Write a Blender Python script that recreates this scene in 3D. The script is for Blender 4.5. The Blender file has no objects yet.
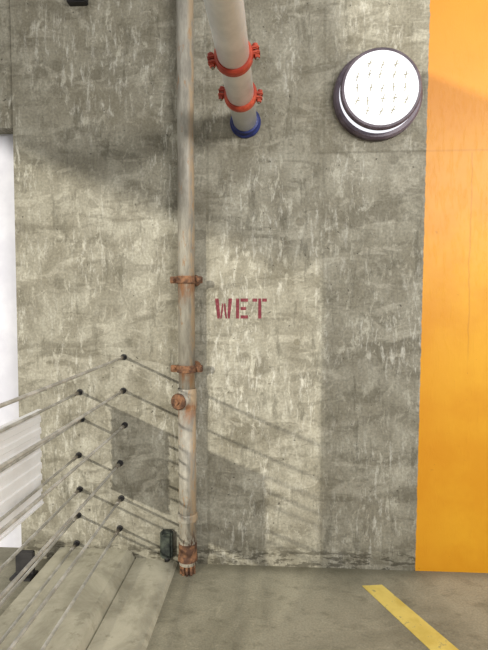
import bpy, bmesh, math, random
from mathutils import Vector, Matrix
random.seed(4)
S = bpy.context.scene
try:
    S.view_settings.view_transform = 'Standard'
    S.view_settings.look = 'None'
except Exception: pass

# ---------------------------------------------------------------- camera
CAM = Vector((0, -2.4, 1.365)); YAW = math.radians(3.4); PITCH = math.radians(-2.5); F = 469.4
cd = bpy.data.cameras.new('camera'); cam = bpy.data.objects.new('camera', cd)
S.collection.objects.link(cam); S.camera = cam
cd.sensor_fit = 'VERTICAL'; cd.sensor_height = 36; cd.sensor_width = 36; cd.lens = 26
cam.location = CAM; cam.rotation_euler = (math.radians(90) + PITCH, 0, YAW)
R = cam.rotation_euler.to_matrix()
def ray(px, py): return R @ Vector(((px - 244) / F, -(py - 325) / F, -1))
def wallp(px, py, y=0.0):
    d = ray(px, py); t = (y - CAM.y) / d.y; return CAM + d * t
def floorp(px, py, z=0.0):
    d = ray(px, py); t = (z - CAM.z) / d.z; return CAM + d * t

# ---------------------------------------------------------------- node helpers
class M:
    def __init__(s, name):
        s.m = bpy.data.materials.new(name); s.m.use_nodes = True
        s.t = s.m.node_tree; s.b = s.t.nodes['Principled BSDF']
        s.tc = s.t.nodes.new('ShaderNodeTexCoord').outputs['Object']
    def set(s, sock, v):
        if isinstance(v, bpy.types.NodeSocket): s.t.links.new(v, sock)
        else: sock.default_value = v
    def noise(s, scale, detail=6, rough=.6, st=(1, 1, 1), dist=0, loc=(0, 0, 0), rot=0):
        mp = s.t.nodes.new('ShaderNodeMapping'); s.t.links.new(s.tc, mp.inputs[0])
        mp.vector_type = 'POINT'
        mp.inputs['Scale'].default_value = st; mp.inputs['Location'].default_value = loc
        mp.inputs['Rotation'].default_value = (0, rot, 0)
        n = s.t.nodes.new('ShaderNodeTexNoise'); s.t.links.new(mp.outputs[0], n.inputs['Vector'])
        n.inputs['Scale'].default_value = scale; n.inputs['Detail'].default_value = detail
        n.inputs['Roughness'].default_value = rough; n.inputs['Distortion'].default_value = dist
        return n.outputs['Fac']
    def sm(s, v, a, b, lo=0., hi=1.):
        r = s.t.nodes.new('ShaderNodeMapRange'); r.interpolation_type = 'SMOOTHSTEP'
        s.set(r.inputs[0], v)
        r.inputs[1].default_value = a; r.inputs[2].default_value = b
        r.inputs[3].default_value = lo; r.inputs[4].default_value = hi
        return r.outputs[0]
    def math(s, op, a, b=0.0, c=None):
        n = s.t.nodes.new('ShaderNodeMath'); n.operation = op
        s.set(n.inputs[0], a); s.set(n.inputs[1], b)
        if c is not None: s.set(n.inputs[2], c)
        return n.outputs[0]
    def mix(s, f, a, b, mode='MIX'):
        n = s.t.nodes.new('ShaderNodeMix'); n.data_type = 'RGBA'; n.blend_type = mode
        s.set(n.inputs[0], f)
        for k, v in ((6, a), (7, b)):
            if isinstance(v, tuple): v = (*v[:3], 1)
            s.set(n.inputs[k], v)
        return n.outputs[2]
    def xyz(s):
        n = s.t.nodes.new('ShaderNodeSeparateXYZ'); s.t.links.new(s.tc, n.inputs[0]); return n.outputs
    def bump(s, h, st=.4, d=.01):
        n = s.t.nodes.new('ShaderNodeBump'); n.inputs['Strength'].default_value = st
        n.inputs['Distance'].default_value = d; s.t.links.new(h, n.inputs['Height'])
        s.t.links.new(n.outputs[0], s.b.inputs['Normal'])
    def out(s, col, rough=.8, metal=0.):
        if isinstance(col, tuple): col = (*col[:3], 1)
        s.set(s.b.inputs['Base Color'], col); s.set(s.b.inputs['Roughness'], rough)
        s.b.inputs['Metallic'].default_value = metal
        return s.m
def L(r, g, b):
    f = lambda c: ((c / 255 + .055) / 1.055) ** 2.4 if c > 10 else c / 255 / 12.92
    return (f(r), f(g), f(b))

def simple(name, c1, c2, scale=8, rough=.6, metal=0., lo=.4, hi=.65, bs=.2, st=(1, 1, 1)):
    m = M(name); n = m.noise(scale, 6, .65, st)
    m.bump(m.noise(scale * 4, 4), bs, .002)
    return m.out(m.mix(m.sm(n, lo, hi), L(*c1), L(*c2)), rough, metal)

XO_T = wallp(430, 2); XO_B = wallp(415, 572)
Zlift = wallp(100, 126).z; Zr = wallp(370, 152).z
XJ1 = wallp(207, 300).x; XJ2 = wallp(322, 300).x

def concrete_wall():
    m = M('board_formed_concrete'); X, Y, Z = m.xyz()
    big = m.noise(1.5, 4, .55)
    med = m.noise(4.5, 8, .62, (1.2, 1, .9), .3)
    col = m.mix(m.sm(med, .36, .64), L(127, 122, 107), L(158, 154, 139))
    col = m.mix(m.sm(big, .4, .62, 0, .4), col, L(122, 116, 98))
    # broad dark trowel / form smears
    tr = m.noise(1.9, 6, .58, (1.7, 1, 4.8), .8, (3, 0, 1), .06)
    col = m.mix(m.sm(tr, .53, .62, 0, .55), col, L(102, 97, 82))
    tr2 = m.noise(3.0, 6, .6, (1.3, 1, 3.2), 1.2, (8, 0, 6), -.15)
    col = m.mix(m.sm(tr2, .56, .61, 0, .4), col, L(100, 95, 80))
    trl = m.noise(2.4, 6, .6, (1.4, 1, 3.8), 1.0, (1, 0, 9), .12)
    col = m.mix(m.sm(trl, .55, .63, 0, .4), col, L(178, 173, 157))
    # pale efflorescence: broken runs in patches
    vs = m.noise(4.6, 10, .74, (8, 1, 1.9), .4)
    vs3 = m.noise(9, 10, .74, (2.4, 1, 1.1), .5, (5, 1, 7), .08)
    area = m.sm(m.noise(2.0, 4, .6, (1.6, 1, .7), loc=(9, 3, 2)), .45, .60)
    col = m.mix(m.math('MULTIPLY', m.sm(vs, .50, .65, 0, .7), m.math('MULTIPLY_ADD', area, .85, .15)), col, L(206, 203, 191))
    col = m.mix(m.math('MULTIPLY', m.sm(vs3, .53, .63, 0, .6), m.math('MULTIPLY_ADD', area, .5, .5)), col, L(196, 192, 176))
    dk = m.noise(6, 9, .72, (2.6, 1, .7), .3, (11, 0, 4))
    col = m.mix(m.sm(dk, .54, .65, 0, .6), col, L(92, 88, 74))
    # upper lift is dirtier
    wob = m.math('MULTIPLY_ADD', m.noise(3, 3), .10, -.05)
    zz = m.math('ADD', Z, wob)
    up = m.sm(zz, Zlift - .015, Zlift + .015)
    leftm = m.sm(X, XJ1 - .02, XJ1 + .02, 1, .0)
    upr = m.sm(zz, Zr - .03, Zr + .02)
    upm = m.math('MAXIMUM', m.math('MULTIPLY', up, leftm), m.math('MULTIPLY', upr, m.math('SUBTRACT', 1., leftm)))
    col = m.mix(m.math('MULTIPLY', upm, .15), col, L(88, 79, 58))
    # lift line
    ll = m.math('ABSOLUTE', m.math('SUBTRACT', Z, Zr))
    l = m.sm(ll, .002, .008, 1, 0)
    col = m.mix(m.math('MULTIPLY', l, m.sm(X, XJ2 - .1, XJ2, 0, .35)), col, L(80, 75, 60))
    for xj, a in ((XJ1, .3), (XJ2, .25)):
        d = m.math('ABSOLUTE', m.math('SUBTRACT', X, m.math('MULTIPLY_ADD', med, .01, xj)))
        col = m.mix(m.sm(d, .002, .012, a, 0), col, L(88, 84, 68))
    # tie holes and pits
    for px, py, r in ((300, 222, .026), (330, 235, .03), (297, 342, .02), (225, 178, .012), (310, 120, .02)):
        p = wallp(px, py)
        v = m.t.nodes.new('ShaderNodeVectorMath'); v.operation = 'DISTANCE'
        m.t.links.new(m.tc, v.inputs[0]); v.inputs[1].default_value = p
        col = m.mix(m.sm(v.outputs['Value'], r * .75, r, .5, 0), col, L(105, 98, 80))
    pit = m.noise(38, 2, .5)
    col = m.mix(m.sm(pit, .70, .74, 0, .75), col, L(55, 50, 40))
    g = m.noise(80, 4, .6)
    col = m.mix(.35, col, m.mix(m.sm(g, .3, .7), (.25, .25, .25), (.75, .75, .75)), 'OVERLAY')
    # damp foot of wall
    col = m.mix(m.sm(m.math('ADD', Z, wob), .03, .22, .3, 0), col, L(96, 91, 72))
    fl = m.noise(14, 6, .7, (.7, 1, 2.5))
    col = m.mix(m.math('MULTIPLY', m.sm(fl, .5, .54), m.sm(Z, .06, .13, .7, 0)), col, L(60, 55, 42))
    # orange paint
    slope = (XO_T.x - XO_B.x) / (XO_T.z - XO_B.z)
    lim = m.math('MULTIPLY_ADD', Z, slope, XO_B.x - slope * XO_B.z)
    e0 = m.math('SUBTRACT', X, lim)
    e = m.math('ADD', e0, m.math('MULTIPLY_ADD', m.noise(20, 5), .014, -.007))
    om = m.sm(e, -.001, .002)
    oc = m.mix(m.sm(m.noise(2.5, 4), .35, .65), L(220, 150, 16), L(230, 166, 30))
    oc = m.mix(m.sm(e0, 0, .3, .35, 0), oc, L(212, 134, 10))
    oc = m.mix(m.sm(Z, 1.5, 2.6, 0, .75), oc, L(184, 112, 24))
    oc = m.mix(m.sm(m.noise(30, 3), .68, .72, 0, .35), oc, L(170, 105, 20))
    crx = m.math('ABSOLUTE', m.math('SUBTRACT', X, m.math('MULTIPLY_ADD', m.noise(3, 5), .05, wallp(470, 260).x - .025)))
    cr = m.math('MULTIPLY', m.sm(crx, .001, .006, .3, 0), m.sm(Z, 1.0, 1.25))
    cr = m.math('MULTIPLY', cr, m.sm(Z, Zr - .02, Zr, 1, 0))
    oc = m.mix(cr, oc, L(165, 100, 30))
    oc = m.mix(m.math('MULTIPLY', l, .25), oc, L(170, 100, 25))
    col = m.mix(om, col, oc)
    h = m.math('ADD', m.math('MULTIPLY', med, .6), m.math('MULTIPLY', g, .12))
    h = m.math('ADD', h, m.math('MULTIPLY', m.sm(vs, .5, .62), .12))
    h = m.math('MULTIPLY', h, m.sm(om, 0, 1, 1, .45))
    m.bump(h, .45, .012)
    return m.out(col, m.sm(om, 0, 1, .85, .5))

def concrete_floor():
    m = M('worn_concrete_floor'); X, Y, Z = m.xyz()
    a = m.noise(1.6, 7, .6, dist=.4); b = m.noise(9, 8, .7, (1, 1.6, 1)); g = m.noise(110, 4, .7)
    col = m.mix(m.sm(a, .35, .65), L(120, 116, 98), L(156, 151, 131))
    col = m.mix(m.sm(b, .5, .68, 0, .45), col, L(92, 88, 70))
    col = m.mix(m.sm(m.noise(5, 8, .75, dist=1.2, loc=(3, 3, 0)), .57, .68, 0, .3), col, L(184, 178, 156))
    col = m.mix(.4, col, m.mix(m.sm(g, .3, .7), (.3, .3, .3), (.7, .7, .7)), 'OVERLAY')
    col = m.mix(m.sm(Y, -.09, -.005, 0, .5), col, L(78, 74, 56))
    m.bump(m.math('ADD', b, m.math('MULTIPLY', g, .3)), .35, .006)
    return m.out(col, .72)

def curb_mat():
    m = M('curb_concrete')
    a = m.noise(4, 8, .7, dist=.5); g = m.noise(90, 4, .7)
    col = m.mix(m.sm(a, .35, .65), L(150, 145, 126), L(186, 181, 160))
    col = m.mix(m.sm(m.noise(11, 7, .7), .56, .66, 0, .4), col, L(112, 107, 88))
    m.bump(m.math('ADD', a, m.math('MULTIPLY', g, .2)), .4, .008)
    return m.out(col, .85)

def pipe_paint():
    m = M('peeling_pipe_paint'); X, Y, Z = m.xyz()
    a = m.noise(6, 7, .7, (4, 4, .9)); b = m.noise(14, 8, .75, (2, 2, .6), loc=(2, 2, 2))
    col = m.mix(m.sm(a, .35, .65), L(128, 123, 112), L(168, 163, 150))
    rust = m.mix(m.sm(b, .4, .6), L(106, 74, 48), L(152, 114, 76))
    msk = m.sm(b, .56, .63, 0, .75)
    col = m.mix(msk, col, rust)
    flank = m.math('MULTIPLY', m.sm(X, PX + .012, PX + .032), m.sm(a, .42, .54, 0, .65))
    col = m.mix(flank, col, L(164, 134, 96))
    # rust bleeding below the clamps and plug
    for py, ln in ((280, .16), (368.5, .10), (405, .12)):
        zc0 = wallp(186, py, -.085).z
        bl = m.math('MULTIPLY', m.sm(Z, zc0 - ln, zc0, 0, 1), m.sm(Z, zc0, zc0 + .03, 1, 0))
        col = m.mix(m.math('MULTIPLY', bl, m.sm(b, .42, .56, .1, .85)), col, L(132, 86, 52))
    low = m.sm(m.math('ADD', Z, m.math('MULTIPLY_ADD', b, .3, -.15)), .14, .24, .85, 0)
    col = m.mix(low, col, m.mix(m.sm(b, .44, .5), L(92, 60, 42), L(205, 198, 184)))
    m.bump(b, .4, .004)
    return m.out(col, .5)
PX = wallp(186.5, 300, -.085).x

WALL = concrete_wall(); FLOOR = concrete_floor(); CURB = curb_mat(); PIPE = pipe_paint()
RUST = simple('rusted_iron', (74, 50, 36), (138, 98, 68), 26, .85, 0, bs=.5)
GALV = simple('galvanised_steel', (226, 228, 227), (245, 246, 245), 5, .25, 0, st=(1, 1, 1), bs=.05)
REDP = simple('red_coupling_paint', (150, 48, 28), (192, 80, 50), 14, .5)
BLUE = simple('blue_sleeve', (22, 32, 84), (38, 52, 118), 12, .5)
STEEL = simple('bolt_steel', (120, 112, 100), (170, 165, 155), 20, .45, .4)
CABLE = simple('cable_steel', (158, 155, 146), (200, 197, 188), 12, .4, .2, bs=.02)
BLACK = simple('black_fitting', (24, 22, 24), (44, 42, 42), 14, .6)
DKGREEN = simple('weathered_black_green', (20, 26, 24), (70, 76, 66), 18, .8)
WHITEP = simple('white_sheet_metal', (230, 229, 228), (245, 245, 246), 3, .5, bs=.05)
WHITEW = simple('white_painted_masonry', (204, 204, 214), (222, 222, 230), 2, .8)
MAROON = simple('stencil_maroon', (102, 32, 44), (140, 70, 74), 40, .8, lo=.45, hi=.7)
def yellow():
    m = M('worn_yellow_paint'); n = m.noise(20, 8, .75)
    col = m.mix(m.sm(m.noise(5, 5), .4, .6), L(204, 180, 88), L(222, 200, 108))
    col = m.mix(m.sm(n, .57, .64, 0, .7), col, L(138, 130, 98))
    return m.out(col, .7)
YEL = yellow()
HOUS = simple('bronze_lamp_housing', (74, 62, 72), (104, 92, 100), 8, .45)
def emis(name, strength, pattern):
    m = M(name)
    m.b.inputs['Base Color'].default_value = (.3, .3, .3, 1)
    e = m.b.inputs['Emission Color']
    if pattern:
        n = m.noise(11, 2, .4, (1, 1, 2.5), .4)
        m.t.links.new(m.mix(m.sm(n, .56, .70), (.97, .97, 1.0), (.74, .72, .62)), e)
    else: e.default_value = (.92, .93, 1, 1)
    m.b.inputs['Emission Strength'].default_value = strength
    return m.m
LENS = emis('lamp_lens', 1.15, True); LENS2 = emis('lamp_lens_side', 1.1, False)
ROD = simple('lamp_louvre_bar', (160, 154, 128), (186, 180, 150), 8, .5)

# ---------------------------------------------------------------- mesh helpers
class B:
    def __init__(s, name, mats):
        s.n = name; s.mats = mats; s.bm = bmesh.new()
    def box(s, lo, hi, mi=0, bev=0, rot=None, seg=2):
        lo = Vector(lo); hi = Vector(hi)
        tb = bmesh.new(); bmesh.ops.create_cube(tb, size=1)
        bmesh.ops.scale(tb, vec=hi - lo, verts=tb.verts)
        if bev: bmesh.ops.bevel(tb, geom=tb.edges[:], offset=bev, segments=seg, affect='EDGES')
        if rot: bmesh.ops.rotate(tb, verts=tb.verts, matrix=rot, cent=(0, 0, 0))
        bmesh.ops.translate(tb, verts=tb.verts, vec=(lo + hi) / 2)
        s.merge(tb, mi, False)
    def merge(s, tb, mi, smooth):
        for f in tb.faces: f.material_index = mi; f.smooth = smooth
        me = bpy.data.meshes.new('t'); tb.to_mesh(me); tb.free(); s.bm.from_mesh(me); bpy.data.meshes.remove(me)
    def cyl(s, a, b, r, mi=0, seg=24, r2=None, bev=0):
        a = Vector(a); b = Vector(b); d = b - a
        tb = bmesh.new()
        bmesh.ops.create_cone(tb, cap_ends=True, segments=seg, radius1=r, radius2=r if r2 is None else r2, depth=d.length)
        if bev:
            es = [e for e in tb.edges if any(len(f.verts) > 4 for f in e.link_faces)]
            bmesh.ops.bevel(tb, geom=es, offset=bev, segments=2, affect='EDGES')
        q = d.to_track_quat('Z', 'Y').to_matrix()
        bmesh.ops.rotate(tb, verts=tb.verts, matrix=q, cent=(0, 0, 0))
        bmesh.ops.translate(tb, verts=tb.verts, vec=(a + b) / 2)
        for f in tb.faces: f.material_index = mi; f.smooth = len(f.verts) <= 4 and seg > 8
        me = bpy.data.meshes.new('t'); tb.to_mesh(me); tb.free(); s.bm.from_mesh(me); bpy.data.meshes.remove(me)
    def lathe(s, a, axis, prof, mi=0, seg=48, closed=True):
        a = Vector(a); q = Vector(axis).normalized().to_track_quat('Z', 'Y').to_matrix()
        tb = bmesh.new(); rings = []
        for p in prof:
            rings.append([tb.verts.new(a + q @ Vector((p[1] * math.cos(2 * math.pi * i / seg), p[1] * math.sin(2 * math.pi * i / seg), p[0]))) for i in range(seg)])
        n = len(prof)
        for k in range(n if closed else n - 1):
            r0, r1 = rings[k], rings[(k + 1) % n]
            mm = prof[k][2] if len(prof[k]) > 2 else mi
            for i in range(seg):
                f = tb.faces.new((r0[i], r0[(i + 1) % seg], r1[(i + 1) % seg], r1[i])); f.material_index = mm; f.smooth = False
        bmesh.ops.recalc_face_normals(tb, faces=tb.faces)
        me = bpy.data.meshes.new('t'); tb.to_mesh(me); tb.free(); s.bm.from_mesh(me); bpy.data.meshes.remove(me)
    def tube(s, pts, r, mi=0, seg=10):
        tb = bmesh.new(); prev = None
        for k, p in enumerate(pts):
            p = Vector(p)
            d = Vector(pts[min(k + 1, len(pts) - 1)]) - Vector(pts[max(k - 1, 0)])
            q = d.to_track_quat('Z', 'Y').to_matrix()
            ring = [tb.verts.new(p + q @ Vector((r * math.cos(2 * math.pi * i / seg), r * math.sin(2 * math.pi * i / seg), 0))) for i in range(seg)]
            if prev:
                for i in range(seg): tb.faces.new((prev[i], prev[(i + 1) % seg], ring[(i + 1) % seg], ring[i]))
            else: tb.faces.new(ring[::-1])
            prev = ring
        tb.faces.new(prev)
        s.merge(tb, mi, True)
    def prism(s, poly, y0, y1, mi=0):
        tb = bmesh.new()
        a = [tb.verts.new((p[0], y0, p[1])) for p in poly]; b = [tb.verts.new((p[0], y1, p[1])) for p in poly]
        tb.faces.new(a); tb.faces.new(b[::-1]); n = len(poly)
        for i in range(n): tb.faces.new((a[i], b[i], b[(i + 1) % n], a[(i + 1) % n]))
        bmesh.ops.recalc_face_normals(tb, faces=tb.faces); s.merge(tb, mi, False)
    def done(s):
        me = bpy.data.meshes.new(s.n); s.bm.to_mesh(me); s.bm.free()
        o = bpy.data.objects.new(s.n, me)
        for m in s.mats: me.materials.append(m)
        S.collection.objects.link(o); return o

# ---------------------------------------------------------------- shell
H = 3.3
XL = wallp(16.5, 300).x
b = B('wall_back', [WALL])
b.box((XL, 0, 0), (3.2, .10, H))
b.box((-4.5, .015, wallp(8, 127).z), (XL, .10, H))
b.done()
b = B('floor', [FLOOR]); b.box((-5.6, -11, -.12), (3.2, 2.5, 0)); b.done()
b = B('wall_exterior', [WHITEW]); b.box((-5, .102, 0), (XL + .3, .3, H)); b.done()
XB = wallp(80, 392).x; XA = wallp(123.5, 357).x
SX, SY, SZ = 1.0, 2.0, -.43
# unseen slab added off-frame left: its end cuts off the sunlight
X320 = wallp(321, 480).x
b = B('sun_blocker_left', [CURB])
wy = -(X320 - (XB - .35)) * SY / SX
b.box((XB - .35, -6.9, 0), (XB - .10, wy, H)); b.done()
# unseen blocker added far off-frame to keep sun off the upper wall
fx = -5.1
pz = wallp(190, 200); zc = pz.z - SZ * (pz.x - fx)
b = B('sun_blocker_upper', [CURB])
b.box((fx - .3, -10.9, zc), (fx, -6.0, zc + 2.2))
b.box((fx - .3, -6.3, 0), (fx, -6.0, zc))
b.done()

CH = .065
b = B('concrete_curb', [CURB])
x0, x1 = XB - .12, XA + .02
b.prism([(x0, 0), (x1 + .035, 0), (x1 + .012, CH * .8), (x1 - .01, CH), (x0, CH)], -2.9, 0)
b.done()
b = B('concrete_apron', [CURB])
b.prism([(x1 + .037, 0), (x1 + .26, 0), (x1 + .245, .014), (x1 + .037, .022)], -2.9, 0)
b.done()

# ---------------------------------------------------------------- cable railings
def railing(x, pys, pxa, yend, panels=()):
    b = B('cable_railing', [CABLE, BLACK, WHITEP, STEEL])
    for i, py in enumerate(pys):
        p = wallp(pxa[i], py); z = p.z
        pts = []
        for k in range(13):
            t = k / 12
            pts.append((p.x + (x - p.x) * t, -t * yend, z - .015 * math.sin(math.pi * t)))
        b.tube(pts, .0066, 0)
        b.cyl((p.x, 0, z), (p.x, -.008, z), .016, 1, 20)
        b.cyl((p.x, -.006, z), (p.x, -.03, z), .011, 1, 6)
        b.cyl((p.x, -.03, z), (p.x, -.075, z - .001), .0088, 3, 14)
    zt = wallp(pxa[0], pys[0]).z
    b.box((x - .025, -yend - .03, CH), (x + .025, -yend + .03, zt + .06), 3, .004)
    b.box((x - .07, -yend - .07, CH), (x + .07, -yend + .07, CH + .012), 3, .003)
    for (d0, d1, z0, z1) in panels:
        n = 8; h = (z1 - z0) / n
        tb = bmesh.new(); prof = []
        for i in range(n):
            zz = z0 + i * h
            prof += [(x - .020, zz), (x - .020, zz + h * .45), (x - .026, zz + h * .55), (x - .026, zz + h * .92)]
        prof.append((x - .020, z1))
        va = [tb.verts.new((q[0], -d0, q[1])) for q in prof]; vb = [tb.verts.new((q[0], -d1, q[1])) for q in prof]
        va2 = [tb.verts.new((q[0] - .002, -d0, q[1])) for q in prof]; vb2 = [tb.verts.new((q[0] - .002, -d1, q[1])) for q in prof]
        for i in range(len(prof) - 1):
            tb.faces.new((va[i], va[i + 1], vb[i + 1], vb[i])); tb.faces.new((va2[i], va2[i + 1], vb2[i + 1], vb2[i]))
        b.merge(tb, 2, False)
        for zc_ in (z0, z1):
            b.box((x - .034, -d1, zc_ - .004), (x - .014, -d0, zc_ + .004), 2)
    return b.done()
railing(XA, (357, 390.5, 425, 463, 498, 528), (124, 123.5, 125, 120.5, 121.5, 120), 2.75)
zt = wallp(80, 392).z
railing(XB, (392, 419, 455, 489, 515, 543), (80, 82, 79, 80, 78.5, 77), 2.8,
        ((.38, .99, zt - .43, zt - .01), (1.36, 2.01, zt - .48, zt - .01)))

# ---------------------------------------------------------------- standpipe (vertical)
PY = -.085
b = B('standpipe', [PIPE, RUST, STEEL, BLACK])
zplug = wallp(180, 399, PY).z
b.cyl((PX, PY, .05), (PX, PY, zplug), .044, 0, 40)
b.cyl((PX, PY, zplug - .01), (PX, PY, H), .041, 0, 40)
b.lathe((PX, PY, zplug - .05), (0, 0, 1), [(0, .043), (0, .046), (.02, .048), (.085, .048), (.105, .046), (.105, .043)], 0)
pd = Vector((-.42, -1, 0)).normalized(); pc = Vector((PX, PY, zplug))
b.cyl(pc, pc + pd * .072, .036, 0, 32, bev=.004)
b.cyl(pc + pd * .065, pc + pd * .086, .041, 1, 32, bev=.006)
b.cyl(pc + pd * .082, pc + pd * .10, .016, 1, 4)
for py in (280, 368.5):
    z = wallp(186, py, PY).z
    b.lathe((PX, PY, z - .018), (0, 0, 1), [(0, .040), (0, .049), (.004, .051), (.032, .051), (.036, .049), (.036, .040)], 1)
    for sx in (-1, 1):
        b.box((PX + sx * .046 - (.034 if sx < 0 else 0), PY - .012, z - .017), (PX + sx * .046 + (.034 if sx > 0 else 0), PY + .012, z + .017), 1, .003)
        b.cyl((PX + sx * .066, PY - .03, z), (PX + sx * .066, PY + .03, z), .006, 1, 12)
        b.cyl((PX + sx * .066, PY - .024, z), (PX + sx * .066, PY - .012, z), .012, 1, 6)
    b.cyl((PX + .03, PY + .02, z), (PX + .03, -.002, z), .012, 1, 12)
    b.cyl((PX + .03, -.009, z), (PX + .03, -.001, z), .03, 1, 20)
zb = wallp(186, 516, PY).z
b.lathe((PX, PY, zb - .02), (0, 0, 1), [(0, .043), (0, .049), (.006, .051), (.034, .051), (.04, .049), (.04, .043)], 0)
b.lathe((PX, PY, .07), (0, 0, 1), [(0, .043), (0, .050), (.02, .050), (.03, .046), (.09, .046), (.09, .043)], 1)
for k in range(5):
    an = math.radians(200 + k * 36)
    c = Vector((PX + .034 * math.cos(an), PY + .034 * math.sin(an), 0))
    b.box((c.x - .007, c.y - .007, 0), (c.x + .007, c.y + .007, .075 + .012 * (k % 2)), 1, .003)
b.cyl((PX, PY, 0), (PX, PY, .08), .026, 1, 20)
b.done()

# ---------------------------------------------------------------- horizontal sprinkler main
pc = wallp(245.5, 123); ry = .059
TX = -.012
def pax(d): return Vector((pc.x + TX * d, -d, pc.z))
b = B('sprinkler_pipe', [GALV, REDP, BLUE, STEEL])
b.cyl(pax(0), pax(4), ry, 0, 64)
b.lathe((pc.x, 0, pc.z), (0, -1, 0), [(0, .057), (0, .077), (.012, .077), (.02, .070), (.045, .067), (.05, .057)], 2, 64)
def coupling(d, tilt):
    c = pax(d); w = .022
    b.lathe(c + Vector((0, w, 0)), (0, -1, 0), [(0, .057), (0, .064), (.006, .070), (.014, .073), (.030, .073), (.038, .070), (.044, .064), (.044, .057)], 1, 64)
    Rm = Matrix.Rotation(tilt, 4, 'Y')
    for sx in (-1, 1):
        cc = c + Rm @ Vector((sx * .083, 0, 0))
        for sz in (-1, 1):
            q = c + Rm @ Vector((sx * .080, 0, sz * .009))
            b.box(q - Vector((.017, .016, .0065)), q + Vector((.017, .016, .0065)), 1, .004, Rm.to_3x3())
        up = Rm @ Vector((0, 0, 1))
        b.cyl(cc - up * .032, cc + up * .030, .006, 3, 12)
        b.cyl(cc - up * .026, cc - up * .016, .011, 1, 6)
        b.cyl(cc + up * .016, cc + up * .025, .011, 1, 12)
coupling(.32, math.radians(6)); coupling(.64, math.radians(-10))
b.done()

# ---------------------------------------------------------------- round bulkhead lamp
lc = wallp(376.5, 97.5)
b = B('bulkhead_lamp', [HOUS, LENS, LENS2, ROD])
b.lathe(lc, (0, -1, 0), [(0, .05, 0), (0, .214, 0), (.03, .214, 0), (.04, .205, 0), (.04, .188, 2), (.078, .186, 0), (.08, .190, 0), (.098, .190, 0), (.105, .184, 0), (.105, .173, 1), (.110, .10, 1), (.112, .001, 1)], 0, 96, closed=False)
random.seed(12)
# moulded broken ribs in the diffuser
for i in range(-2, 3):
    for j in range(-2, 3):
        x = i * .058 + random.uniform(-.008, .008); z = j * .055 + random.uniform(-.008, .008)
        if x * x + z * z > .0185: continue
        p = lc + Vector((x, -.1125, z))
        for a, l in ((random.uniform(1.1, 1.6), .019), (random.uniform(-.1, .4), random.choice((.006, .012)))):
            v = Vector((math.cos(a) * l, 0, math.sin(a) * l))
            b.cyl(p - v, p + v, .0022, 3, 8)
b.done()

# ---------------------------------------------------------------- WET stencil
b = B('stencil_lettering_wet', [MAROON])
def pp(x, y): p = wallp(x, y); return (p.x, p.z)
def poly(pts): b.prism([pp(*q) for q in pts], -.0015, .001)
T, Bo, Md = 298.5, 318.5, 308.5
poly([(215, T), (218.6, T), (220.2, Bo - 4), (219.6, Bo), (217.4, Bo)])
poly([(220.0, Bo), (220.8, Bo - 4), (222.0, T + 5), (223.2, T + 5), (223.0, Bo - 8), (221.6, Bo)])
poly([(224.0, T + 5), (225.4, T + 5), (226.6, Bo - 4), (227.2, Bo), (225.6, Bo), (224.2, Bo - 8)])
poly([(228.6, T), (232.2, T), (229.8, Bo), (228.0, Bo), (227.5, Bo - 4)])
poly([(236, T), (239.2, T), (239.2, Bo), (236, Bo)])
poly([(240.6, T), (248.0, T), (248.0, T + 3.2), (240.6, T + 3.2)])
poly([(240.6, Md - 1.6), (246.0, Md - 1.6), (246.0, Md + 1.6), (240.6, Md + 1.6)])
poly([(240.6, Bo - 3.2), (248.0, Bo - 3.2), (248.0, Bo), (240.6, Bo)])
poly([(252.5, T), (257.2, T), (257.2, T + 3.2), (252.5, T + 3.2)])
poly([(262.2, T), (266.8, T), (266.8, T + 3.2), (262.2, T + 3.2)])
poly([(258.3, T), (261.2, T), (261.4, Bo), (258.1, Bo)])
b.done()

# ---------------------------------------------------------------- floor stripe
b = B('yellow_parking_stripe', [YEL])
q = [floorp(362, 586), floorp(382, 585), floorp(494, 680), floorp(462, 680)]
tb = bmesh.new(); v1 = [tb.verts.new((p.x, p.y, .0)) for p in q]; v2 = [tb.verts.new((p.x, p.y, .002)) for p in q]
tb.faces.new(v2)
for i in range(4): tb.faces.new((v1[i], v1[(i + 1) % 4], v2[(i + 1) % 4], v2[i]))
bmesh.ops.recalc_face_normals(tb, faces=tb.faces); b.merge(tb, 0, False); b.done()

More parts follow.
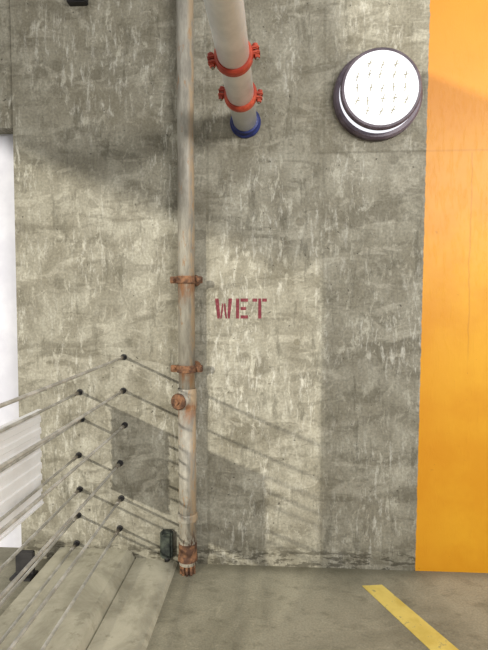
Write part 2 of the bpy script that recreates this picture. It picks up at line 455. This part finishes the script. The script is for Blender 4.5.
# ---------------------------------------------------------------- small items
p = wallp(168, 543)
b = B('junction_box', [DKGREEN, BLACK])
b.box((p.x - .034, -.045, .04), (p.x + .03, -.001, .185), 0, .010)
b.box((p.x - .025, -.050, .06), (p.x + .02, -.043, .165), 0, .003)
b.cyl((p.x, -.022, .0225), (p.x, -.022, .045), .014, 1, 16)
b.done()
p = wallp(79, 4)
b = B('conduit_bracket', [BLACK, STEEL])
b.box((p.x - .05, -.04, p.z - .012), (p.x + .05, .002, p.z + .06), 0, .005)
b.cyl((p.x, -.045, p.z + .02), (p.x, -.045, H), .018, 1, 20)
b.cyl((p.x - .032, -.05, p.z + .01), (p.x - .032, -.038, p.z + .01), .009, 1, 6)
b.cyl((p.x + .032, -.05, p.z + .01), (p.x + .032, -.038, p.z + .01), .009, 1, 6)
b.done()
p = floorp(24, 578)
b = B('anchor_bracket', [BLACK])
b.box((p.x - .06, p.y - .03, 0), (p.x + .05, p.y + .05, .015), 0, .003)
b.box((p.x - .05, p.y + .01, .01), (p.x + .045, p.y + .03, .13), 0, .004)
b.cyl((p.x, p.y - .02, .012), (p.x, p.y - .02, .035), .012, 0, 6)
b.done()

# ---------------------------------------------------------------- light
sl = bpy.data.lights.new('sun', 'SUN'); so = bpy.data.objects.new('sun', sl); S.collection.objects.link(so)
so.rotation_euler = Vector((SX, SY, SZ)).to_track_quat('-Z', 'Y').to_euler()
sl.energy = 2.6; sl.angle = math.radians(.7); sl.color = (1, .95, .83)
def area(n, loc, tgt, size, e, col):
    l = bpy.data.lights.new(n, 'AREA'); l.shape = 'RECTANGLE'; l.size = size[0]; l.size_y = size[1]; l.energy = e; l.color = col
    o = bpy.data.objects.new(n, l); S.collection.objects.link(o); o.location = loc
    o.rotation_euler = (Vector(tgt) - Vector(loc)).to_track_quat('-Z', 'Y').to_euler()
area('fill_light', (2.0, -3.2, 2.7), (.9, 0, 1.9), (1.8, .4), 115, (1, .98, .95))  # added fill light out of view, brightens the right side and the pipes
w = bpy.data.worlds.new('world'); S.world = w; w.use_nodes = True
w.node_tree.nodes['Background'].inputs[0].default_value = (1, .99, .97, 1)
w.node_tree.nodes['Background'].inputs[1].default_value = .70
